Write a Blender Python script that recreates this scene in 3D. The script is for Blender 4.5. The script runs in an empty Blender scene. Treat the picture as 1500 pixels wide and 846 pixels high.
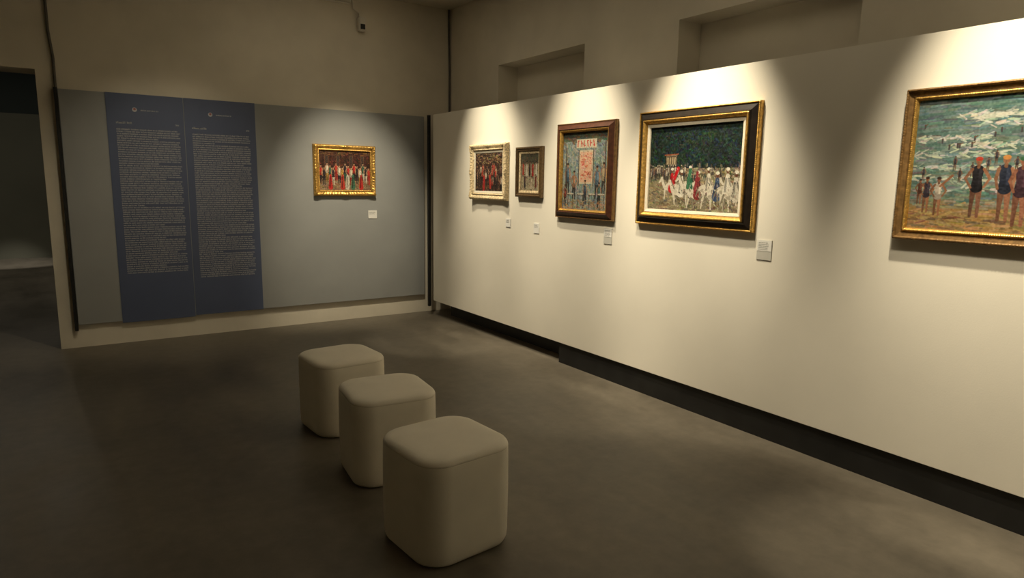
import bpy, bmesh, math, random
import numpy as np
from mathutils import Matrix, Vector

random.seed(7); rng=np.random.RandomState(11)
sc=bpy.context.scene
COL=sc.collection
try:
    sc.view_settings.view_transform='Standard'
    sc.view_settings.look='None'
except Exception as e: print(e)

# ---------------------------------------------------------------- helpers
def lin(c):
    c=np.asarray(c,float)
    if c.max()>1.0: c=c/255.0
    return np.where(c<=0.04045,c/12.92,((c+0.055)/1.055)**2.4)
def srgb(r,g,b):
    l=lin([r,g,b]); return (float(l[0]),float(l[1]),float(l[2]),1.0)

def mat(name,color,rough=0.7,metal=0.0,noise=None,bump=None,spec=0.5,sheen=0):
    """noise=(scale,amount,detail)   bump=(scale,strength,dist)"""
    m=bpy.data.materials.new(name); m.use_nodes=True
    nt=m.node_tree; b=nt.nodes['Principled BSDF']
    b.inputs['Base Color'].default_value=color
    b.inputs['Roughness'].default_value=rough
    b.inputs['Metallic'].default_value=metal
    b.inputs['Specular IOR Level'].default_value=spec
    if sheen: b.inputs['Sheen Weight'].default_value=sheen
    tc=nt.nodes.new('ShaderNodeTexCoord')
    if noise:
        n=nt.nodes.new('ShaderNodeTexNoise'); n.inputs['Scale'].default_value=noise[0]; n.inputs['Detail'].default_value=noise[2]
        nt.links.new(tc.outputs['Object'],n.inputs['Vector'])
        r=nt.nodes.new('ShaderNodeValToRGB')
        r.color_ramp.elements[0].position=0.3; r.color_ramp.elements[1].position=0.7
        a=noise[1]
        r.color_ramp.elements[0].color=tuple(x*(1-a) for x in color[:3])+(1,)
        r.color_ramp.elements[1].color=tuple(min(1,x*(1+a)) for x in color[:3])+(1,)
        nt.links.new(n.outputs['Fac'],r.inputs['Fac']); nt.links.new(r.outputs['Color'],b.inputs['Base Color'])
    if bump:
        n2=nt.nodes.new('ShaderNodeTexNoise'); n2.inputs['Scale'].default_value=bump[0]; n2.inputs['Detail'].default_value=4
        nt.links.new(tc.outputs['Object'],n2.inputs['Vector'])
        bp=nt.nodes.new('ShaderNodeBump'); bp.inputs['Strength'].default_value=bump[1]; bp.inputs['Distance'].default_value=bump[2]
        nt.links.new(n2.outputs['Fac'],bp.inputs['Height']); nt.links.new(bp.outputs['Normal'],b.inputs['Normal'])
    return m

def mesh_obj(name,verts,faces,mats=(),midx=None,smooth=False,parent=None):
    me=bpy.data.meshes.new(name); me.from_pydata([tuple(v) for v in verts],[],faces)
    for m in mats: me.materials.append(m)
    if midx is not None: me.polygons.foreach_set('material_index',midx)
    if smooth: me.polygons.foreach_set('use_smooth',[True]*len(me.polygons))
    me.update()
    o=bpy.data.objects.new(name,me); COL.objects.link(o)
    if parent: o.parent=parent
    return o

def boxes(name,bl,material,bevel=0,parent=None):
    """one mesh made of several boxes (x0,x1,y0,y1,z0,z1)"""
    bm=bmesh.new()
    for (x0,x1,y0,y1,z0,z1) in bl:
        mt=Matrix.Translation(((x0+x1)/2,(y0+y1)/2,(z0+z1)/2))@Matrix.Diagonal((x1-x0,y1-y0,z1-z0,1))
        bmesh.ops.create_cube(bm,size=1,matrix=mt)
    if bevel: bmesh.ops.bevel(bm,geom=bm.edges[:],offset=bevel,segments=2,affect='EDGES')
    me=bpy.data.meshes.new(name); bm.to_mesh(me); bm.free(); me.materials.append(material)
    o=bpy.data.objects.new(name,me); COL.objects.link(o)
    if parent: o.parent=parent
    return o

def struct(o,label):
    o['kind']='structure'; o['label']=label; o['category']=label_cat(o.name); return o
def label_cat(n): return n.split('_')[0]
def thing(o,label,cat,group=None):
    o['label']=label; o['category']=cat
    if group: o['group']=group
    return o
def empty(name,loc,rotz=0):
    e=bpy.data.objects.new(name,None); e.empty_display_size=0.1; COL.objects.link(e)
    e.location=loc; e.rotation_euler=(0,0,rotz); return e
def tube(name,pts,r,material,parent=None):
    cu=bpy.data.curves.new(name,'CURVE'); cu.dimensions='3D'; cu.bevel_depth=r; cu.bevel_resolution=3; cu.use_fill_caps=True
    s=cu.splines.new('POLY'); s.points.add(len(pts)-1)
    for p,q in zip(s.points,pts): p.co=(*q,1)
    cu.materials.append(material)
    o=bpy.data.objects.new(name,cu); COL.objects.link(o)
    dg=bpy.context.evaluated_depsgraph_get(); me=bpy.data.meshes.new_from_object(o.evaluated_get(dg))
    bpy.data.objects.remove(o)
    o=bpy.data.objects.new(name,me); COL.objects.link(o)
    if parent: o.parent=parent
    return o

# ---------------------------------------------------------------- materials
M_white=mat('plaster_white',(0.82,0.78,0.69,1),0.85,noise=(1.5,0.04,4),bump=(120,0.15,0.002),spec=0.2)
M_upper=mat('old_plaster',(0.70,0.65,0.55,1),0.9,noise=(2.2,0.07,5),bump=(30,0.25,0.004),spec=0.2)
M_ceil=mat('ceiling_plaster',(0.6,0.56,0.46,1),0.9,bump=(40,0.2,0.003),spec=0.2)
M_blue=mat('blue_grey_paint',srgb(150,152,152),0.7,noise=(3,0.04,4),bump=(150,0.1,0.001),spec=0.3)
M_banner=mat('banner_vinyl',srgb(84,94,122),0.5,noise=(4,0.03,3),spec=0.4)
M_text=mat('text_ink_pale',srgb(196,196,198),0.6)
M_black=mat('black_matte',(0.008,0.008,0.008,1),0.6,noise=(20,0.3,3))
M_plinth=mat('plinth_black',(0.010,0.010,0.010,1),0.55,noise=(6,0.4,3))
M_fabric=mat('cream_upholstery',(0.86,0.81,0.70,1),0.6,noise=(8,0.03,4),bump=(220,0.10,0.001),spec=0.35)
M_gold=mat('gilt',(0.62,0.37,0.10,1),0.38,metal=0.75,noise=(60,0.35,6),bump=(150,0.4,0.002))
M_goldlite=mat('worn_gilt',(0.66,0.53,0.33,1),0.55,metal=0.12,noise=(70,0.45,6),bump=(150,0.4,0.002))
M_golddark=mat('old_brown_gilt',(0.22,0.125,0.045,1),0.45,metal=0.4,noise=(50,0.35,6),bump=(120,0.3,0.002))
M_bronze=mat('bronzed_wood',(0.13,0.08,0.035,1),0.4,metal=0.3,noise=(50,0.35,6),bump=(120,0.3,0.002))
M_brown=mat('red_brown_wood',(0.070,0.024,0.012,1),0.4,noise=(30,0.4,6),bump=(80,0.3,0.001))
M_ebony=mat('ebonised_wood',(0.016,0.011,0.008,1),0.35,noise=(30,0.4,6))
M_liner=mat('linen_liner',(0.66,0.61,0.50,1),0.8,noise=(90,0.06,4),bump=(300,0.2,0.001))
M_card=mat('label_card',(0.80,0.79,0.76,1),0.5,noise=(10,0.02,2))
M_acry=mat('label_backing_grey',(0.55,0.54,0.50,1),0.3,noise=(10,0.02,2))
M_ink=mat('label_ink',(0.12,0.12,0.12,1),0.6,noise=(10,0.02,2))
M_cable=mat('cable_grey',(0.10,0.09,0.075,1),0.6,noise=(10,0.1,2))
M_plastic=mat('sensor_plastic',(0.70,0.66,0.58,1),0.4,noise=(10,0.03,2))
M_wood=mat('stretcher_wood',(0.4,0.28,0.16,1),0.7,noise=(20,0.2,3))
M_red=mat('emblem_red',srgb(150,90,86),0.5,noise=(20,0.03,2))
M_emw=mat('emblem_white',srgb(185,185,190),0.5,noise=(20,0.03,2))
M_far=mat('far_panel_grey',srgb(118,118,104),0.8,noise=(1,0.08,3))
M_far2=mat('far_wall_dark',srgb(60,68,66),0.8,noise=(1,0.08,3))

def floor_mat():
    m=bpy.data.materials.new('polished_concrete'); m.use_nodes=True; nt=m.node_tree; b=nt.nodes['Principled BSDF']
    tc=nt.nodes.new('ShaderNodeTexCoord')
    def noise(scale,detail,dist=0,rough=.6,vec=None):
        n=nt.nodes.new('ShaderNodeTexNoise'); n.inputs['Scale'].default_value=scale; n.inputs['Detail'].default_value=detail
        n.inputs['Distortion'].default_value=dist; n.inputs['Roughness'].default_value=rough
        nt.links.new(vec or tc.outputs['Object'],n.inputs['Vector']); return n
    n1=noise(0.9,7,.4,.55); n2=noise(11,8,0,.65)
    mp=nt.nodes.new('ShaderNodeMapping'); mp.inputs['Scale'].default_value=(1.0,.25,1); mp.inputs['Rotation'].default_value=(0,0,math.radians(38))
    nt.links.new(tc.outputs['Object'],mp.inputs['Vector'])
    n3=noise(3.0,6,.3,.55,mp.outputs[0])      # trowel / scuff streaks
    def mixf(a,b_,f):
        mx=nt.nodes.new('ShaderNodeMix'); mx.data_type='FLOAT'; mx.inputs[0].default_value=f
        nt.links.new(a,mx.inputs[2]); nt.links.new(b_,mx.inputs[3]); return mx.outputs[0]
    f=mixf(mixf(n1.outputs['Fac'],n2.outputs['Fac'],.35),n3.outputs['Fac'],.35)
    r=nt.nodes.new('ShaderNodeValToRGB'); r.color_ramp.elements[0].position=0.36; r.color_ramp.elements[1].position=0.64
    r.color_ramp.elements[0].color=(0.088,0.076,0.059,1); r.color_ramp.elements[1].color=(0.212,0.186,0.148,1)
    nt.links.new(f,r.inputs['Fac']); nt.links.new(r.outputs['Color'],b.inputs['Base Color'])
    mr=nt.nodes.new('ShaderNodeMapRange'); mr.inputs[1].default_value=.35; mr.inputs[2].default_value=.65; mr.inputs[3].default_value=0.34; mr.inputs[4].default_value=0.50
    nt.links.new(mixf(n1.outputs['Fac'],n3.outputs['Fac'],.5),mr.inputs[0]); nt.links.new(mr.outputs[0],b.inputs['Roughness'])
    bp=nt.nodes.new('ShaderNodeBump'); bp.inputs['Strength'].default_value=0.10; bp.inputs['Distance'].default_value=0.005
    nt.links.new(n2.outputs['Fac'],bp.inputs['Height']); nt.links.new(bp.outputs['Normal'],b.inputs['Normal'])
    b.inputs['Specular IOR Level'].default_value=0.4
    return m
M_floor=floor_mat()

# ---------------------------------------------------------------- room
CEIL=3.62; WX=4.0; WY=7.29; PX=3.60
struct(boxes('floor',[(-6,6,-3,17,-0.1,0)],M_floor),'dark polished concrete floor with cloudy mottling')
struct(boxes('ceiling',[(-3.9,4.6,-3,WY+0.4,CEIL,CEIL+0.1)],M_ceil),'plain pale plaster ceiling of the gallery room')
DX0,DX1,DZ=-1.6,-0.12,2.515
struct(boxes('wall_back',[(-3.9,DX0,WY,WY+.4,0,CEIL),(DX0,DX1,WY,WY+.4,DZ,CEIL),(DX1,4.6,WY,WY+.4,0,CEIL)],M_upper),
       'old cream plaster wall with a tall doorway opening')
n1=(4.78,6.21); n2=(2.25,3.67); NZ0,NZ1=1.0,2.85
struct(boxes('wall_right',[(WX,WX+.25,-3,WY,0,NZ0),(WX,WX+.25,-3,WY,NZ1,CEIL),
     (WX,WX+.25,-3,n2[0],NZ0,NZ1),(WX,WX+.25,n2[1],n1[0],NZ0,NZ1),(WX,WX+.25,n1[1],WY,NZ0,NZ1),(WX+.25,WX+.5,-3,WY,0,CEIL)],M_upper),
     'old cream plaster wall with two recessed blind window niches')
struct(boxes('wall_left',[(-3.9,-3.6,-3,WY,0,CEIL)],M_upper),'plain cream plaster side wall')
struct(boxes('wall_rear',[(-3.6,4.0,-3,-2.7,0,CEIL)],M_upper),'plain cream plaster wall behind the viewer')
# exhibition partition floating in front of the old wall
struct(boxes('wall_partition',[(PX,PX+.12,-2.6,6.97,0.19,2.36)],M_white,bevel=0.002),'long white exhibition partition raised off the floor')
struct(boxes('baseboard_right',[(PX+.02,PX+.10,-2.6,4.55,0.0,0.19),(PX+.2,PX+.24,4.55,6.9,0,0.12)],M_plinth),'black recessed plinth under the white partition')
# room beyond doorway
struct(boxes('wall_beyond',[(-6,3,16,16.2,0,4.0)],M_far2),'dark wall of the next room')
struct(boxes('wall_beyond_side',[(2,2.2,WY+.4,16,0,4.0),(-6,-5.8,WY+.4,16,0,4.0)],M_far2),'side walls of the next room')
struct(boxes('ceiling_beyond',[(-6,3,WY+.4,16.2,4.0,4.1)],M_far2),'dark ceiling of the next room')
o=boxes('display_panel',[(-4,1.5,15.9,15.99,0.0,2.75)],M_far); thing(o,'pale grey-green display panel on the wall of the next room','panel')

# blue-grey panel
o=boxes('display_panel',[(0.03,3.625,7.25,7.289,0.222,2.36)],M_blue,bevel=0.0015)
thing(o,'large blue-grey painted display panel carrying text banners and one painting','panel')
struct(boxes('trim_1',[(0.0,0.028,7.235,7.29,0.17,2.37)],M_black),'thin black vertical edge profile beside blue-grey panel')
struct(boxes('trim_2',[(3.575,3.605,7.04,7.075,0.11,2.36)],M_black),'thin black vertical edge profile at the panel corner')

# ---------------------------------------------------------------- text banners
def text_marks(x0,x1,z0,z1,pitch,ch,y,seed,para=True,th=.19):
    r=random.Random(seed); V=[];F=[]
    def q(a,b,c,d):
        i=len(V); V.extend([(a,y,c),(b,y,c),(b,y,d),(a,y,d)]); F.append((i,i+1,i+2,i+3))
    z=z1; nl=0; plen=r.randint(4,8); x_h=ch*0.72
    while z-ch>z0:
        end=x1
        newp=False
        if para:
            nl+=1
            if nl>=plen: end=x0+(x1-x0)*r.uniform(.35,.9); newp=True
        x=x0
        while x<end-x_h*2:
            wl=r.randint(2,9)
            for k in range(wl):
                if x>end-x_h*.7: break
                w=x_h*.66; t=ch*th
                kind=r.random(); top=z-ch*.28; 
                hi=z if r.random()<.25 else top
                if kind<.35:
                    q(x,x+t,z-ch,hi); q(x+w-t,x+w,z-ch,top); q(x,x+w,top-t,top)
                elif kind<.7:
                    q(x,x+t,z-ch,hi); q(x,x+w,z-ch,z-ch+t); q(x,x+w,top-t,top)
                elif kind<.85:
                    q(x+w*.3,x+w*.3+t,z-ch,z)
                else:
                    q(x,x+w,top-t,top); q(x,x+w,z-ch,z-ch+t); q(x+w-t,x+w,z-ch,top)
                x+=w*1.25
            x+=x_h*.5
        z-=pitch
        if newp: nl=0; plen=r.randint(6,12)
    return V,F
def disc(cx,cz,r,y,n=20):
    return [(cx+r*math.cos(2*math.pi*i/n),y,cz+r*math.sin(2*math.pi*i/n)) for i in range(n)],[tuple(range(n))]
def banner(x0,x1,zb,y,seed,tx0,tx1,tz0,tz1,lx):
    e=empty('text_banner',((x0+x1)/2,y,zb))
    ox,oz=(x0+x1)/2,zb
    s=boxes('banner_sheet',[(x0-ox,x1-ox,-0.003,0.0,0,2.362-zb)],M_banner,parent=e)
    yy=-0.0042
    V,F=text_marks(tx0-ox,tx1-ox,tz0-oz,tz1-oz,0.0208,0.0140,yy,seed,th=.21)
    mesh_obj('body_text',V,F,[M_text],parent=e)
    V,F=text_marks(tx0-ox,tx0-ox+.13,tz1-oz+.035,tz1-oz+.062,0.03,0.019,yy,seed+5,para=False,th=.26)
    mesh_obj('heading_text',V,F,[M_text],parent=e)
    V2,F2=text_marks(tx1-ox-.035,tx1-ox-.005,tz1-oz+.035,tz1-oz+.062,0.03,0.017,yy,seed+6,para=False)
    mesh_obj('language_mark',V2,F2,[M_text],parent=e)
    v,f=disc(lx-ox,2.22-oz,0.020,yy); mesh_obj('emblem',v,f,[M_emw],parent=e)
    v,f=disc(lx-ox,2.225-oz,0.011,yy-.0006); mesh_obj('emblem_core',v,f,[M_red],parent=e)
    V,F=text_marks(lx-ox+.05,lx-ox+.20,2.205-oz,2.224-oz,0.03,0.013,yy,seed+9,para=False)
    mesh_obj('emblem_caption',V,F,[M_text],parent=e)
    return e
b1=banner(0.387,1.030,0.205,7.2485,3,0.458,0.992,0.665,2.045,0.617)
thing(b1,'dark blue text banner with an emblem and long pale paragraphs','banner','blue text banners')
b2=banner(1.036,1.697,0.218,7.2485,8,1.100,1.640,0.60,2.03,1.272)
thing(b2,'dark blue text banner beside its twin, pale printed paragraphs','banner','blue text banners')

# ---------------------------------------------------------------- painting machinery
class Art:
    def __init__(s,asp,H,base):
        s.asp=asp; s.H=H; s.W=int(H*asp); s.a=np.zeros((s.H,s.W,3)); s.a[:]=np.array(base)/255.
        s.X,s.Y=np.meshgrid((np.arange(s.W)+.5)/s.H,(np.arange(s.H)+.5)/s.H)
    def noise(s,n,amp,col=None):
        g=rng.rand(n+1,int(n*s.asp)+2)
        yi=np.linspace(0,n-1e-3,s.H); xi=np.linspace(0,g.shape[1]-1-1e-3,s.W)
        y0=yi.astype(int); x0=xi.astype(int); fy=(yi-y0)[:,None]; fx=(xi-x0)[None]
        fy=fy*fy*(3-2*fy); fx=fx*fx*(3-2*fx)
        v=(g[y0][:,x0]*(1-fy)*(1-fx)+g[y0+1][:,x0]*fy*(1-fx)+g[y0][:,x0+1]*(1-fy)*fx+g[y0+1][:,x0+1]*fy*fx)
        return v
    def mod(s,n,amp): s.a=np.clip(s.a+((s.noise(n,1)-.5)*2*amp)[...,None],0,1)
    def _blend(s,m,c,al=1,sl=None):
        c=np.array(c)/255.; sub=s.a[sl] if sl else s.a
        sub[:]=sub*(1-m[...,None]*al)+c*m[...,None]*al
    def box(s,x0,y0,x1,y1):
        H=s.H; return (slice(max(0,int(y0*H)-2),max(0,min(H,int(y1*H)+3))),slice(max(0,int(x0*H)-2),max(0,min(s.W,int(x1*H)+3))))
    def rect(s,x0,y0,x1,y1,c,al=1):
        sl=s.box(x0,y0,x1,y1); X=s.X[sl];Y=s.Y[sl]
        s._blend(((X>=x0)&(X<=x1)&(Y>=y0)&(Y<=y1)).astype(float),c,al,sl)
    def ell(s,cx,cy,rx,ry,c,ang=0,al=1):
        R=max(rx,ry); sl=s.box(cx-R,cy-R,cx+R,cy+R); X=s.X[sl]-cx;Y=s.Y[sl]-cy
        ca,sa=math.cos(ang),math.sin(ang); u=X*ca+Y*sa; v=-X*sa+Y*ca
        d=np.sqrt((u/rx)**2+(v/ry)**2); m=np.clip((1-d)*min(rx,ry)*s.H+.5,0,1)
        s._blend(m,c,al,sl)
    def line(s,x0,y0,x1,y1,w,c,al=1,w1=None):
        w1=w if w1 is None else w1; W=max(w,w1)
        sl=s.box(min(x0,x1)-W,min(y0,y1)-W,max(x0,x1)+W,max(y0,y1)+W); X=s.X[sl];Y=s.Y[sl]
        dx,dy=x1-x0,y1-y0; L=dx*dx+dy*dy+1e-9
        t=np.clip(((X-x0)*dx+(Y-y0)*dy)/L,0,1); d=np.hypot(X-x0-t*dx,Y-y0-t*dy)
        ww=w+(w1-w)*t; s._blend(np.clip((ww-d)*s.H+.5,0,1),c,al,sl)
    def dabs(s,x0,y0,x1,y1,n,cols,L,w,ang=0,spread=.5,al=.8):
        for i in range(n):
            x=rng.uniform(x0,x1); y=rng.uniform(y0,y1); a=ang+rng.normal()*spread; l=L*rng.uniform(.4,1.2)
            c=np.array(cols[rng.randint(len(cols))])+rng.normal(size=3)*8; c=np.clip(c,0,255)
            s.line(x,y,x+l*math.cos(a),y+l*math.sin(a),w*rng.uniform(.6,1.3),c,al)
    def person(s,x,y,h,body,legs,skin=(170,120,85),hair=None,arms=True,lean=0):
        """x,y = feet centre"""
        hw=h*.085; bd=np.array(body,float); lg=np.array(legs,float); sk=np.array(skin,float)
        for sgn,k in ((-1,.8),(1,1.05)):
            s.line(x+sgn*hw*.55,y,x+sgn*hw*.5+lean*.2,y-h*.25,h*.020,lg*k,w1=h*.028)
            s.line(x+sgn*hw*.5+lean*.2,y-h*.25,x+sgn*hw*.42+lean*.4,y-h*.46,h*.030,lg*k,w1=h*.045)
        s.line(x+lean*.4,y-h*.47,x+lean*.7,y-h*.60,h*.082,bd*.85,w1=h*.060)
        s.line(x+lean*.7,y-h*.60,x+lean,y-h*.76,h*.060,bd,w1=h*.075)
        s.line(x+hw*.4+lean*.7,y-h*.55,x+hw*.4+lean,y-h*.76,h*.022,np.clip(bd*1.35+12,0,255),.6)
        if arms:
            e=h*rng.uniform(-.03,.05)
            s.line(x-hw*.9+lean,y-h*.77,x-hw*1.35+lean*.8-e,y-h*.62,h*.022,sk*.85); s.line(x-hw*1.35+lean*.8-e,y-h*.62,x-hw*.9+lean*.7,y-h*.47,h*.017,sk*.85)
            s.line(x+hw*.9+lean,y-h*.77,x+hw*1.4+lean*.8+e,y-h*.62,h*.022,sk); s.line(x+hw*1.4+lean*.8+e,y-h*.62,x+hw*1.1+lean*.7,y-h*.48,h*.017,sk)
        s.line(x+lean,y-h*.80,x+lean,y-h*.86,h*.022,sk*.8)
        s.ell(x+lean,y-h*.90,h*.042,h*.055,sk); s.ell(x+lean-h*.015,y-h*.895,h*.02,h*.045,sk*.75,al=.6)
        if hair is not None: s.ell(x+lean,y-h*.935,h*.048,h*.034,hair)
    def horse(s,x,y,sz,c,sh,flip=1):
        f=flip
        for k,dx in enumerate((-.42,-.28,.26,.40)):
            j=rng.uniform(-.08,.08)
            s.line(x+f*dx*sz,y-sz*.45,x+f*(dx+j)*sz,y-sz*.2,sz*.055,c if k%2 else sh,w1=sz*.035); s.line(x+f*(dx+j)*sz,y-sz*.2,x+f*(dx+j*1.6)*sz,y,sz*.03,c if k%2 else sh)
        s.ell(x,y-sz*.58,sz*.50,sz*.20,c); s.ell(x-f*.1*sz,y-sz*.5,sz*.3,sz*.09,sh,al=.5)
        s.line(x+f*.40*sz,y-sz*.62,x+f*.62*sz,y-sz*1.0,sz*.14,c,w1=sz*.08)
        s.line(x+f*.60*sz,y-sz*1.0,x+f*.78*sz,y-sz*.80,sz*.075,c,w1=sz*.045)
        s.line(x-f*.48*sz,y-sz*.6,x-f*.62*sz,y-sz*.25,sz*.045,sh,w1=sz*.02)
        s.line(x+f*.36*sz,y-sz*.68,x+f*.54*sz,y-sz*1.02,sz*.03,sh)

def art_beach():
    A=Art(1.27,330,(92,122,116))
    for i in range(26):   # sea bands
        y=i/26*.8; t=y/.8
        c=np.array([98,124,124])*(1-t)+np.array([134,136,120])*t
        A.dabs(-.05,y,A.asp,y+.035,46,[c,c*1.12,c*.86,(112,138,138)],.09,.008,0,.12)
    A.dabs(0,0,A.asp,.05,80,[(150,170,168),(120,150,152)],.08,.007,0,.1)
    A.mod(14,.03)
    for (y,x0,x1,n) in ((.14,.25,.8,90),(.20,.35,.9,70),(.30,0,.45,60),(.36,.2,1.2,120),(.42,0,.8,80),(.52,0,1.27,120),(.60,.0,1.27,130),(.68,0,1.27,90)):
        A.dabs(x0,y-.018,x1,y+.02,n,[(208,208,194),(180,188,176),(222,218,202),(150,168,160)],.045,.0055,-.05,.35)
    A.ell(.47,.155,.12,.016,(220,218,202),-.1,.8)
    A.rect(0,.82,A.asp,1,(176,142,92)); A.dabs(-.05,.80,A.asp,1.0,520,[(180,146,96),(156,126,84),(192,158,108),(136,114,82)],.08,.008,0,.25)
    A.dabs(-.05,.76,A.asp,.83,120,[(150,140,112),(170,160,132),(120,118,100)],.08,.007,0,.15)
    for i in range(24):  # distant bathers
        x=rng.uniform(.05,1.2); y=rng.uniform(.20,.42); h=.018+.03*y
        A.line(x,y,x,y-h,h*.20,(70,66,70)); A.ell(x,y-h,h*.2,h*.2,(90,66,54)) 
        if i%3==0: A.line(x,y-h*.8,x+h*.6,y-h*1.2,h*.12,(120,84,64))
    for i in range(14):
        x=rng.uniform(.05,1.2); y=rng.uniform(.44,.62); h=.06
        A.person(x,y+.05,h*1.8,(60,55,64),(110,85,68),(140,98,74),hair=(60,42,38))
    A.person(.115,.86,.28,(60,52,62),(150,104,76),(158,108,78),hair=(70,48,38))
    A.person(.07,.80,.20,(96,62,50),(140,98,74),(150,104,76),hair=(50,38,34))
    A.person(.19,.88,.30,(186,174,160),(150,104,76),(150,102,74),hair=(60,44,38))
    A.line(.20,.66,.27,.58,.008,(150,102,74))
    A.person(.42,.88,.45,(32,30,36),(128,88,70),(164,114,86),hair=(190,66,48))
    A.person(.585,.90,.48,(40,46,64),(150,102,78),(168,118,88),hair=(216,150,84),lean=-.01)
    A.person(.67,.93,.50,(72,48,60),(156,104,82),(172,112,86),hair=(66,112,80))
    A.person(.76,.89,.48,(140,62,52),(150,102,78),(168,118,88),hair=(214,180,76))
    A.person(.92,.9,.45,(46,70,96),(150,102,78),(168,118,88),hair=(186,66,54))
    A.person(1.1,.88,.42,(60,60,60),(150,102,78),(168,118,88),hair=(80,54,44))
    A.dabs(0,.88,A.asp,.93,30,[(96,74,60),(120,94,68)],.06,.006,0,.1,.5)
    A.mod(90,.06); return A
def art_horsemen():
    A=Art(1.32,280,(30,44,36))
    A.dabs(-.05,-.02,A.asp,.48,1100,[(24,40,34),(34,56,44),(40,50,60),(20,30,30),(46,72,50),(30,48,66)],.05,.009,.4,.8)
    A.rect(0,.5,A.asp,1,(140,130,104)); A.dabs(-.05,.5,A.asp,1,640,[(160,148,118),(120,110,88),(92,88,72),(180,168,136),(140,120,90)],.06,.008,.15,.4)
    A.dabs(.0,.44,A.asp,.62,260,[(60,58,54),(96,88,76),(40,40,44),(130,120,104)],.03,.008,1.4,.4)
    A.rect(.26,.34,.42,.46,(126,112,92)); A.rect(.27,.36,.41,.45,(70,58,48)); 
    for i in range(4): A.rect(.275+.035*i,.37,.30+.035*i,.45,(168,150,120))
    A.line(.24,.345,.44,.335,.007,(150,84,60))
    for i in range(16):
        x=.03+.035*i+rng.uniform(-.01,.01); A.person(x,.64+rng.uniform(-.02,.03),.17,[(150,145,135),(80,78,80),(60,56,60),(180,172,156)][i%4],(60,56,52),(120,86,66),hair=(200,190,175))
    hs=[(.36,.86,.20),(.50,.92,.22),(.62,.84,.20),(.74,.95,.23),(.88,.88,.21),(1.0,.96,.23),(1.13,.9,.22),(1.24,.97,.24)]
    cl=[(190,40,44),(226,220,204),(52,106,80),(140,60,60),(214,206,188),(64,84,116),(222,216,200),(204,196,180)]
    for (x,y,s_),c in zip(hs,cl):
        s_=s_*1.22
        A.horse(x,y,s_,(214,206,188),(132,124,108),-1 if x<.8 else 1)
        yy=y-s_*.62; c2=np.array(c)*.7
        A.line(x,yy+.03,x+.005,yy-s_*.55,s_*.20,c,w1=s_*.09); A.line(x-.02,yy+.02,x-.012,yy-s_*.42,s_*.05,c2)
        A.line(x+.02,yy-s_*.4,x+.05,yy-s_*.15,s_*.04,c2)
        A.ell(x+.004,yy-s_*.74,s_*.075,s_*.10,(110,74,54)); A.ell(x+.004,yy-s_*.82,s_*.09,s_*.07,(226,220,206))
    A.line(.40,.62,.45,.50,.022,(196,34,40)); A.line(.60,.72,.63,.52,.022,(60,114,84)); A.line(.70,.80,.73,.55,.018,(140,50,56))
    A.dabs(.35,.5,1.3,.94,260,[(226,220,206),(60,50,46),(190,180,160),(110,60,56),(70,66,60)],.022,.004,1.3,.6)
    A.mod(80,.07); return A
def art_cafe():
    A=Art(.82,300,(128,142,142))
    A.dabs(-.05,0,A.asp,1,1100,[(140,152,150),(112,128,132),(164,168,156),(92,112,122),(170,160,140),(120,130,110)],.05,.009,1.2,.6)
    A.rect(0,0,.82,.12,(70,78,70)); A.dabs(0,0,.82,.14,120,[(60,72,64),(88,96,84),(110,84,64)],.05,.012,.2,.5)
    A.rect(.25,.10,.60,.21,(200,190,168)) 
    for i in range(6): 
        x=.275+.054*i; A.line(x,.12,x+(.015 if i%2 else 0),.19,.007,(186,52,42)); A.line(x,.12+.03*(i%3),x+.025,.12+.03*(i%3),.005,(186,52,42))
    A.rect(.30,.24,.55,.66,(204,190,164)); A.rect(.32,.26,.53,.64,(214,172,144)); A.dabs(.33,.28,.50,.60,80,[(206,120,98),(216,192,170),(190,90,72)],.03,.006,0,.3)
    A.line(.30,.24,.30,.68,.006,(80,70,60)); A.line(.55,.24,.55,.68,.006,(80,70,60))
    ppl=[(.10,.80,.42,(70,92,110)),(.22,.86,.38,(150,110,84)),(.62,.84,.42,(84,104,120)),(.73,.78,.40,(170,150,120)),(.42,.94,.34,(60,70,84)),(.06,.96,.3,(120,60,50)),(.66,.97,.34,(60,84,80))]
    for x,y,h,c in ppl: A.person(x,y,h,c,(60,56,56),(170,126,98),hair=(60,44,38))
    for x in (.16,.34,.54,.70):
        A.line(x-.05,.80,x+.05,.80,.006,(60,44,36)); A.line(x-.04,.80,x-.05,.97,.005,(50,38,32)); A.line(x+.04,.80,x+.05,.97,.005,(50,38,32)); A.ell(x,.79,.06,.012,(196,186,168))
    A.dabs(0,.86,.82,1,120,[(170,124,88),(140,108,84),(188,160,128)],.05,.007,0,.4,.6)
    A.line(.07,.2,.07,.75,.009,(74,60,50)); A.line(.75,.15,.75,.7,.008,(74,60,50))
    A.dabs(0,.10,.82,1,260,[(150,156,150),(92,104,108),(180,170,148),(110,84,66)],.03,.004,1.3,.6,.6)
    A.mod(80,.06); return A
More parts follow.
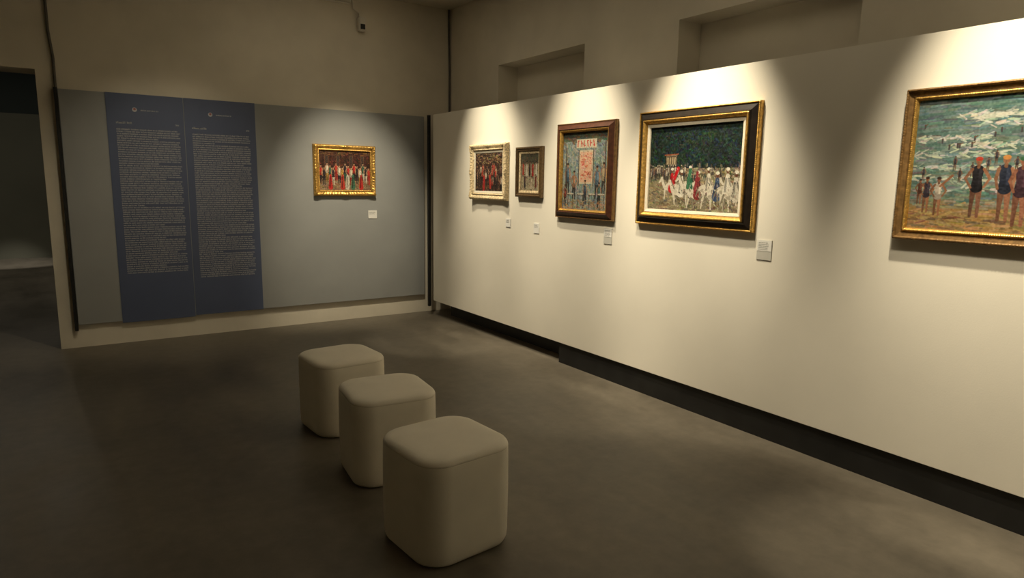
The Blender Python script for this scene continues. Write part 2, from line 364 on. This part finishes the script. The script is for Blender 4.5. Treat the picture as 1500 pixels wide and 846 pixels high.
def art_crowd():
    A=Art(1.1,190,(56,40,34))
    A.dabs(-.05,0,A.asp,1,700,[(44,34,32),(70,48,38),(96,60,44),(34,32,40),(120,90,66)],.05,.012,1.3,.6)
    A.dabs(0,.0,A.asp,.3,120,[(150,120,84),(96,70,50),(170,146,108)],.06,.011,.2,.5)
    for i in range(26):
        x=rng.uniform(.05,1.05); y=rng.uniform(.62,1.0); c=[(30,26,30),(176,166,148),(150,40,40),(40,34,36),(160,54,46)][i%5]
        A.person(x,y,.38,c,(34,28,28),(176,134,106),hair=(50,36,32))
    A.line(.35,.95,.37,.62,.04,(170,42,40)); A.line(.62,.9,.6,.6,.035,(170,54,44)); 
    A.dabs(0,.3,1.1,1,160,[(44,34,32),(96,60,44),(190,170,140),(60,40,36)],.03,.005,1.3,.6,.7); A.mod(60,.08); return A
def art_small():
    A=Art(.86,180,(176,164,136))
    A.dabs(-.05,0,A.asp,1,450,[(180,168,142),(156,144,116),(190,180,156),(140,128,100)],.05,.012,.6,.6)
    A.rect(0,.0,.86,.28,(96,90,76)); A.dabs(0,0,.86,.3,120,[(84,84,70),(120,104,80),(64,72,60)],.05,.012,.5,.6)
    for x,y,h,c in ((.12,.62,.42,(176,60,50)),(.28,.66,.46,(214,208,190)),(.42,.62,.42,(40,36,40)),(.56,.66,.46,(170,50,44)),(.72,.64,.44,(210,204,186)),(.2,.95,.42,(60,56,60)),(.5,.98,.4,(200,184,158)),(.7,.94,.4,(110,50,44))):
        A.person(x,y,h,c,(50,42,40),(166,122,96),hair=(40,32,30)); A.line(x,y-h*.2,x,y-h*.5,h*.10,c,w1=h*.06)
    A.dabs(0,.2,.86,1,120,[(180,168,142),(60,50,46),(150,70,60)],.03,.005,1.2,.6,.7); A.mod(60,.08); return A
def art_party():
    A=Art(1.38,240,(60,34,26))
    A.dabs(-.05,0,A.asp,.5,600,[(74,40,30),(50,30,26),(110,60,40),(90,46,34),(36,26,26)],.05,.010,1.4,.4)
    A.dabs(0,.0,A.asp,.12,80,[(130,90,54),(100,70,44)],.08,.01,0,.2)
    for x in (.2,.5,.85,1.15): A.rect(x-.05,.12,x+.06,.42,(104,74,52),.8); A.rect(x-.03,.14,x+.04,.4,(60,50,48),.8)
    A.rect(0,.75,A.asp,1,(134,110,84)); A.dabs(-.05,.7,A.asp,1,240,[(150,126,96),(110,86,66),(166,142,112)],.07,.010,0,.3)
    cs=[(170,44,36),(40,34,36),(206,194,174),(56,92,74),(40,34,40),(170,54,44),(196,184,166),(170,132,60),(36,34,44),(160,40,36),(190,178,158)]
    for i in range(17):
        x=.05+.08*i; y=.80+.06*math.sin(i*2.1); A.person(x,y,.46,cs[i%11],cs[(i*3+1)%11],(204,160,126),hair=(46,34,30))
    for x,c in ((.3,(180,40,34)),(.62,(180,54,42)),(.9,(62,104,80)),(1.12,(180,46,40)),(.75,(200,190,172))):
        A.line(x,.92,x,.62,.06,c,w1=.026); A.line(x-.02,.92,x-.005,.66,.014,np.array(c)*.6)
    A.dabs(0,.25,1.38,.95,200,[(60,34,28),(160,120,90),(40,30,30),(150,60,44)],.03,.005,1.3,.6,.7)
    A.mod(70,.07); return A

def art_material(i):
    m=bpy.data.materials.new('painted_canvas_%d'%i); m.use_nodes=True; nt=m.node_tree; b=nt.nodes['Principled BSDF']
    at=nt.nodes.new('ShaderNodeVertexColor'); at.layer_name='paint'
    nt.links.new(at.outputs['Color'],b.inputs['Base Color']); b.inputs['Roughness'].default_value=.5; b.inputs['Specular IOR Level'].default_value=.3
    tc=nt.nodes.new('ShaderNodeTexCoord'); n=nt.nodes.new('ShaderNodeTexNoise'); n.inputs['Scale'].default_value=90; n.inputs['Detail'].default_value=4
    nt.links.new(tc.outputs['Object'],n.inputs['Vector']); bp=nt.nodes.new('ShaderNodeBump'); bp.inputs['Strength'].default_value=.35; bp.inputs['Distance'].default_value=.002
    nt.links.new(n.outputs['Fac'],bp.inputs['Height']); nt.links.new(bp.outputs['Normal'],b.inputs['Normal'])
    return m
_ai=[0]
def canvas(A,w,h,depth,parent,gain=1.0):
    H,W=A.H,A.W
    xs=np.linspace(-w/2,w/2,W); zs=np.linspace(h/2,-h/2,H)
    XX,ZZ=np.meshgrid(xs,zs); V=np.stack([XX.ravel(),np.full(XX.size,-depth),ZZ.ravel()],1)
    idx=np.arange(H*W).reshape(H,W)
    F=np.stack([idx[:-1,:-1].ravel(),idx[1:,:-1].ravel(),idx[1:,1:].ravel(),idx[:-1,1:].ravel()],1)
    me=bpy.data.meshes.new('canvas')
    me.vertices.add(len(V)); me.vertices.foreach_set('co',V.ravel())
    me.loops.add(F.size); me.loops.foreach_set('vertex_index',F.ravel().astype(np.int32))
    me.polygons.add(len(F)); me.polygons.foreach_set('loop_start',np.arange(0,F.size,4,dtype=np.int32))
    try: me.polygons.foreach_set('loop_total',np.full(len(F),4,dtype=np.int32))
    except Exception: pass
    me.update(calc_edges=True); me.validate()
    ca=me.color_attributes.new('paint','FLOAT_COLOR','POINT')
    c=np.ones((H*W,4)); c[:,:3]=np.clip(lin(np.clip(A.a.reshape(-1,3),0,.999))*gain,0,.9); ca.data.foreach_set('color',c.ravel())
    _ai[0]+=1; me.materials.append(art_material(_ai[0]))
    o=bpy.data.objects.new('canvas',me); COL.objects.link(o); o.parent=parent
    return o

def moulding(name,w,h,prof,material,parent,mod=None,seg=0.008,smooth=True,label=None):
    """prof: (inset,depth,amp) swept mitred around a w x h rectangle"""
    rows=[]
    nx=max(4,int(w/seg)) if mod else 1; nz=max(4,int(h/seg)) if mod else 1
    V=[];
    for (ins,d,amp) in prof:
        a=w/2-ins; b=h/2-ins; cs=[(-a,b),(a,b),(a,-b),(-a,-b)]; s=0.0
        row=[]
        for k in range(4):
            p=cs[k]; q=cs[(k+1)%4]; n=nx if k%2==0 else nz; L=(w if k%2==0 else h)
            for i in range(n):
                t=i/n; dd=d; io=0
                if mod and amp:
                    dc=min(t,1-t)*L
                    m_=mod(t*L,dc,L); dd=d+amp*m_
                row.append((p[0]+(q[0]-p[0])*t,-dd,p[1]+(q[1]-p[1])*t))
        rows.append(row)
    n=len(rows[0]); 
    for r in rows: V+=r
    F=[]
    for j in range(len(rows)-1):
        for i in range(n):
            i2=(i+1)%n; F.append((j*n+i,j*n+i2,(j+1)*n+i2,(j+1)*n+i))
    o=mesh_obj(name,V,F,[material],smooth=smooth and bool(mod),parent=parent)
    if label: o['label']=label
    return o
bead=lambda p:(lambda s,dc,L:abs(math.sin(math.pi*s/p)))
def ornate(s,dc,L):
    v=.5*abs(math.sin(math.pi*s/.035))+.35*math.sin(s*2*math.pi/.021+1)
    if dc<.09: v+=1.1*math.cos(dc/.09*math.pi/2)
    if abs(s-L/2)<.05: v+=.8*math.cos((s-L/2)/.05*math.pi/2)
    return v

def framed(loc,rotz,w,h,style,art,label,gain=1.0):
    e=empty('framed_painting',loc,rotz)
    thing(e,label,'painting','framed paintings on the gallery walls')
    if style=='ornate' or style=='silver':
        g=M_gold if style=='ornate' else M_goldlite
        moulding('frame',w,h,[(0,0,0),(0,.02,0),(.004,.034,.005),(.014,.042,.011),(.024,.040,.011),(.034,.036,.008),(.044,.032,.004)],g,e,ornate)
        moulding('inner_moulding',w-.088,h-.088,[(0,.032,0),(.006,.03,.0),(.010,.036,.004),(.018,.034,.004),(.022,.022,0)],g,e,bead(.012),seg=.003)
        tot=.066
        if style=='silver':
            moulding('liner',w-.132,h-.132,[(0,.022,0),(.003,.026,0),(.024,.022,0),(.024,.012,0)],M_liner,e); tot=.090
        for sx in (-1,1):
            for sz in (-1,1):
                V=[];F=[]
                for (dx,dz,r) in ((.02,.02,.020),(.05,.018,.014),(.018,.05,.014),(.075,.016,.009),(.016,.075,.009),(.036,.036,.012)):
                    cx=sx*(w/2-dx); cz=sz*(h/2-dz); n0=len(V)
                    for a in range(5):
                        ph=a/4*math.pi/2
                        for b in range(10):
                            th=b/10*2*math.pi; rr=r*math.cos(ph)*(1+.18*math.cos(5*th))
                            V.append((cx+rr*math.cos(th),-(.040+r*.55*math.sin(ph)),cz+rr*math.sin(th)))
                    for a in range(4):
                        for b in range(10):
                            F.append((n0+a*10+b,n0+a*10+(b+1)%10,n0+(a+1)*10+(b+1)%10,n0+(a+1)*10+b))
                mesh_obj('corner_ornament',V,F,[g],smooth=True,parent=e)
    elif style=='black_gold':
        moulding('gilt_edge',w,h,[(0,0,0),(0,.024,0),(.002,.032,.004),(.008,.037,.004),(.013,.034,.003),(.014,.026,0)],M_gold,e,bead(.012),seg=.003)
        moulding('frame',w-.028,h-.028,[(0,.022,0),(.0,.030,0),(.006,.034,0),(.036,.048,0),(.044,.056,0),(.048,.05,0)],M_ebony,e,label='ebonised black wooden frame band')
        moulding('inner_moulding',w-.124,h-.124,[(0,.046,0),(.0,.056,0),(.004,.062,.003),(.012,.060,.003),(.022,.048,.002),(.028,.042,.002),(.032,.03,0)],M_gold,e,bead(.010),seg=.003,label='carved gilt inner moulding')
        moulding('liner',w-.186,h-.186,[(0,.036,0),(.002,.040,0),(.022,.034,0),(.022,.022,0)],M_liner,e)
        tot=.114
    elif style=='brown_gold':
        moulding('gilt_edge',w,h,[(0,0,0),(0,.026,0),(.003,.034,.0),(.009,.032,0),(.010,.026,0)],M_golddark,e)
        moulding('frame',w-.02,h-.02,[(0,.020,0),(0,.030,0),(.008,.032,0),(.030,.050,0),(.040,.058,0),(.046,.054,0),(.047,.03,0)],M_brown,e,label='dark red-brown polished wooden frame')
        moulding('inner_moulding',w-.112,h-.112,[(0,.046,0),(.004,.050,.003),(.012,.046,.003),(.020,.034,0),(.022,.022,0)],M_gold,e,bead(.010),seg=.003,label='gilt inner moulding')
        tot=.078
    elif style=='bronze':
        moulding('frame',w,h,[(0,0,0),(0,.030,0),(.004,.040,0),(.016,.044,0),(.028,.034,0),(.034,.036,0),(.040,.028,0),(.040,.015,0)],M_bronze,e,label='dark bronze frame')
        moulding('liner',w-.080,h-.080,[(0,.022,0),(.002,.026,0),(.022,.020,0),(.022,.01,0)],M_goldlite,e)
        tot=.062
    else: # brown_gilt big
        moulding('frame',w,h,[(0,0,0),(0,.034,0),(.004,.042,0),(.012,.044,0),(.016,.036,0),(.034,.030,0),(.040,.032,0)],M_golddark,e,label='brown-gold wooden frame')
        moulding('gilt_edge',w-.004,h-.004,[(0,.036,0),(.002,.044,.003),(.008,.048,.003),(.013,.040,.0)],M_golddark,e,bead(.014),seg=.004)
        moulding('inner_moulding',w-.080,h-.080,[(0,.030,0),(.004,.036,.003),(.010,.036,.003),(.018,.026,0),(.020,.016,0)],M_gold,e,bead(.010),seg=.003,label='gilt inner moulding')
        tot=.060
    canvas(art,w-2*tot+.012,h-2*tot+.012,.019 if style!='bronze' else .014,e,gain)
    boxes('backing_board',[(-w/2+.012,w/2-.012,-.010,0,-h/2+.012,h/2-.012)],M_wood,parent=e)
    return e
RW=-math.pi/2
def on_right(y0,y1,z0,z1,style,art,label,gain=1.0):
    return framed((PX,(y0+y1)/2,(z0+z1)/2),RW,y1-y0,z1-z0,style,art,label,gain)
on_right(5.375,6.065,1.425,1.985,'silver',art_crowd(),'painting of a dark crowd in a pale ornate gilded frame',.7)
on_right(4.81,5.215,1.47,1.93,'bronze',art_small(),'small painting of figures in a dark bronze frame',.7)
on_right(3.862,4.592,1.312,2.100,'brown_gold',art_cafe(),'tall street cafe painting, red-brown frame with gilt edge',.65)
on_right(2.580,3.606,1.314,2.124,'black_gold',art_horsemen(),'painting of horses and robed riders, black and gold frame',.7)
on_right(0.720,1.728,1.347,2.094,'brown_gilt',art_beach(),'large painting of bathers at a beach in a brown-gold frame',.62)
framed((2.635,7.25,1.705),0,.712,.56,'ornate',art_party(),'painting of a lively red party scene in a carved gold frame',.9)

# ---------------------------------------------------------------- label cards
def card(loc,rotz,w,h,two,seed,label):
    e=empty('label_card',loc,rotz); thing(e,label,'label','wall labels beside the paintings')
    boxes('backing',[(-w/2,w/2,-.005,0,-h/2,h/2)],M_acry if two else M_card,bevel=.0006,parent=e)
    boxes('paper',[(-w/2+.003,w/2-.003,-.0062,-.005,(-h*.05 if two else -h/2+.003),h/2-.003)],M_card,parent=e)
    V,F=text_marks(-w/2+.012,w/2-.02,-h*.0,h/2-.014,.0105,.0055,-.0066,seed,para=False)
    mesh_obj('printed_text',V,F,[M_ink],parent=e)
    return e
card((PX,5.375,1.213),RW,.085,.085,False,1,'small white wall label under a painting')
card((PX,4.905,1.19),RW,.085,.095,False,2,'small white wall label under a painting')
card((PX,3.935,1.19),RW,.095,.125,True,3,'small white and grey wall label under a painting')
card((PX,2.50,1.212),RW,.105,.125,True,4,'small white and grey wall label under a painting')
card((2.957,7.25,1.213),0,.105,.092,False,5,'small white wall label on the blue-grey panel')

# ---------------------------------------------------------------- stools
def rrect(half,r,n=14):
    pts=[]
    for k,(sx,sy) in enumerate(((1,1),(-1,1),(-1,-1),(1,-1))):
        for i in range(n):
            a=k*math.pi/2+i/(n-1)*math.pi/2
            pts.append((sx*(half-r)+r*math.cos(a),sy*(half-r)+r*math.sin(a)))
    return pts
def loft(levels,half,r):
    V=[];F=[];n=None
    for (z,ins) in levels:
        hh=half-ins; rr=max(.03,r-ins*.35) if ins<.1 else hh*.55
        p=rrect(hh,rr); n=len(p)
        for (x,y) in p: V.append((x,y,z))
    for j in range(len(levels)-1):
        for i in range(n): F.append((j*n+i,j*n+(i+1)%n,(j+1)*n+(i+1)%n,(j+1)*n+i))
    return V,F,n
def stool():
    e=empty('stool',(0,0,0))
    V,F,n=loft([(.0,.034),(.004,.018),(.012,.008),(.028,.002),(.06,.0),(.14,-.001),(.27,-.002),(.40,-.001),(.446,.000),(.4505,.0012)],.234,.118)
    F.append(tuple(reversed(range(n)))); 
    b=mesh_obj('body',V,F,[M_fabric],smooth=True,parent=e)
    L=[(.4495,.004),(.4505,.0012),(.454,.0),(.460,.001),(.468,.0045),(.475,.010),(.480,.018),(.4835,.029),(.4862,.05),(.488,.09),(.489,.15),(.4893,.205)]
    V,F,n=loft(L,.234,.118); F.append(tuple(range((len(L)-1)*n,len(L)*n)))
    s=mesh_obj('seat',V,F,[M_fabric],smooth=True,parent=e)
    return e,[b,s]
s0,parts=stool()
s0.location=(1.334,2.472,0); s0.rotation_euler=(0,0,math.radians(5))
thing(s0,'cream upholstered rounded-square pouf stool','stool','row of cream pouf stools')
for loc,rot in (((1.404,3.285,0),-6),((1.432,4.085,0),4)):
    c=s0.copy(); COL.objects.link(c); c.location=loc; c.rotation_euler=(0,0,math.radians(rot)); thing(c,'cream upholstered rounded-square pouf stool','stool','row of cream pouf stools')
    for p in parts:
        q=p.copy(); q.parent=c; COL.objects.link(q)

# ---------------------------------------------------------------- small things on the upper walls
e=empty('motion_sensor',(2.867,WY,3.25)); thing(e,'small pale motion sensor with a cable on the plaster wall','sensor')
boxes('body',[(-.042,.042,-.08,-.0,-.03,.12)],M_plastic,bevel=.010,parent=e)
boxes('sensor_lens',[(-.026,.026,-.088,-.0805,-.012,.042)],M_black,bevel=.002,parent=e)
tube('cable',[(-.01,-.012,.12),(-.01,-.012,.17),(-.08,-.012,.20),(-.09,-.012,.355)],.008,M_plastic,parent=e)
o=tube('wall_cable',[(3.975,WY-.012,CEIL),(3.975,WY-.012,3.3),(3.985,WY-.012,2.9),(3.98,WY-.012,2.2)],.012,M_cable); thing(o,'dark cable running down the plaster wall corner','cable')
o=tube('wall_cable',[(-.005,WY-.016,CEIL),(.0,WY-.016,2.85),(.02,WY-.016,2.62),(.018,WY-.016,2.37)],.012,M_cable); thing(o,'dark cable dropping to the blue-grey panel','cable')
o=tube('wall_conduit',[(2.05,WY-.014,3.50),(2.75,WY-.014,3.50)],.012,M_plastic); thing(o,'plaster-coloured electrical conduit on the upper wall','conduit')

# ---------------------------------------------------------------- lights
WARM=(1.0,.865,.62)
def spot(loc,tgt,W,ang,blend,col=WARM,r=.04,name='spot'):
    l=bpy.data.lights.new(name,'SPOT'); l.energy=W; l.spot_size=math.radians(ang); l.spot_blend=blend; l.color=col; l.shadow_soft_size=r
    o=bpy.data.objects.new(name,l); COL.objects.link(o); o.location=loc
    o.rotation_euler=(Vector(tgt)-Vector(loc)).to_track_quat('-Z','Y').to_euler(); return o
for y,W in ((5.75,215),(4.25,235),(3.02,340),(1.25,370),(-0.3,260)):
    spot((2.74,y,3.5),(3.6,y,1.66),W,46,1.0)
for y in (5.5,4.2,3.02,1.05,-.3):       # broader washes, centred on the same pictures
    spot((2.1,y,3.5),(3.6,y,1.02),190,49,1.0,r=.1)
spot((2.4,5.5,3.5),(2.70,7.25,1.20),320,46,1.0)
spot((0.9,5.0,3.5),(0.9,7.25,1.0),78,56,1)
def area(loc,rot,sx,sy,W,col=WARM):
    l=bpy.data.lights.new('area','AREA'); l.shape='RECTANGLE'; l.size=sx; l.size_y=sy; l.energy=W; l.color=col
    o=bpy.data.objects.new('area',l); COL.objects.link(o); o.location=loc; o.rotation_euler=rot; return o
area((2.3,3.4,CEIL-.02),(0,0,0),1.6,6.5,15)  # added overhead fill, lifts the floor, stools and upper walls
# added unseen spots that put light pools on the floor by the partition
spot((2.0,-.3,3.5),(2.85,1.2,0),200,20,.6)
spot((2.4,2.4,3.5),(3.05,3.55,0),85,24,.6)
spot((2.6,4.6,3.5),(3.10,5.9,0),120,26,.6)
# next room
spot((-.6,13.5,3.8),(-.85,15.0,0),280,28,.5,(1,.93,.8))
area((-1,12.5,3.95),(0,0,0),4,3,26,(1,.90,.72))  # added soft fill to brighten the far wall
spot((-.42,12,3.8),(-.3,3.5,0),7,60,.5,(1,.88,.66))
w=bpy.data.worlds.new('world'); sc.world=w; w.use_nodes=True
w.node_tree.nodes['Background'].inputs[0].default_value=(.05,.045,.035,1); w.node_tree.nodes['Background'].inputs[1].default_value=.2

# ---------------------------------------------------------------- camera
dX=Vector((1437,132,-963)).normalized(); dY=Vector((-661,166,-963)).normalized()
dZ=dX.cross(dY).normalized(); dY=dZ.cross(dX).normalized()
M=Matrix((dX,dY,dZ)).to_4x4(); M.translation=Vector((0,0,1.6))
cam=bpy.data.cameras.new('camera'); cam.sensor_width=36; cam.lens=963/1500*36; cam.clip_start=.05
co=bpy.data.objects.new('camera',cam); COL.objects.link(co); co.matrix_world=M; sc.camera=co
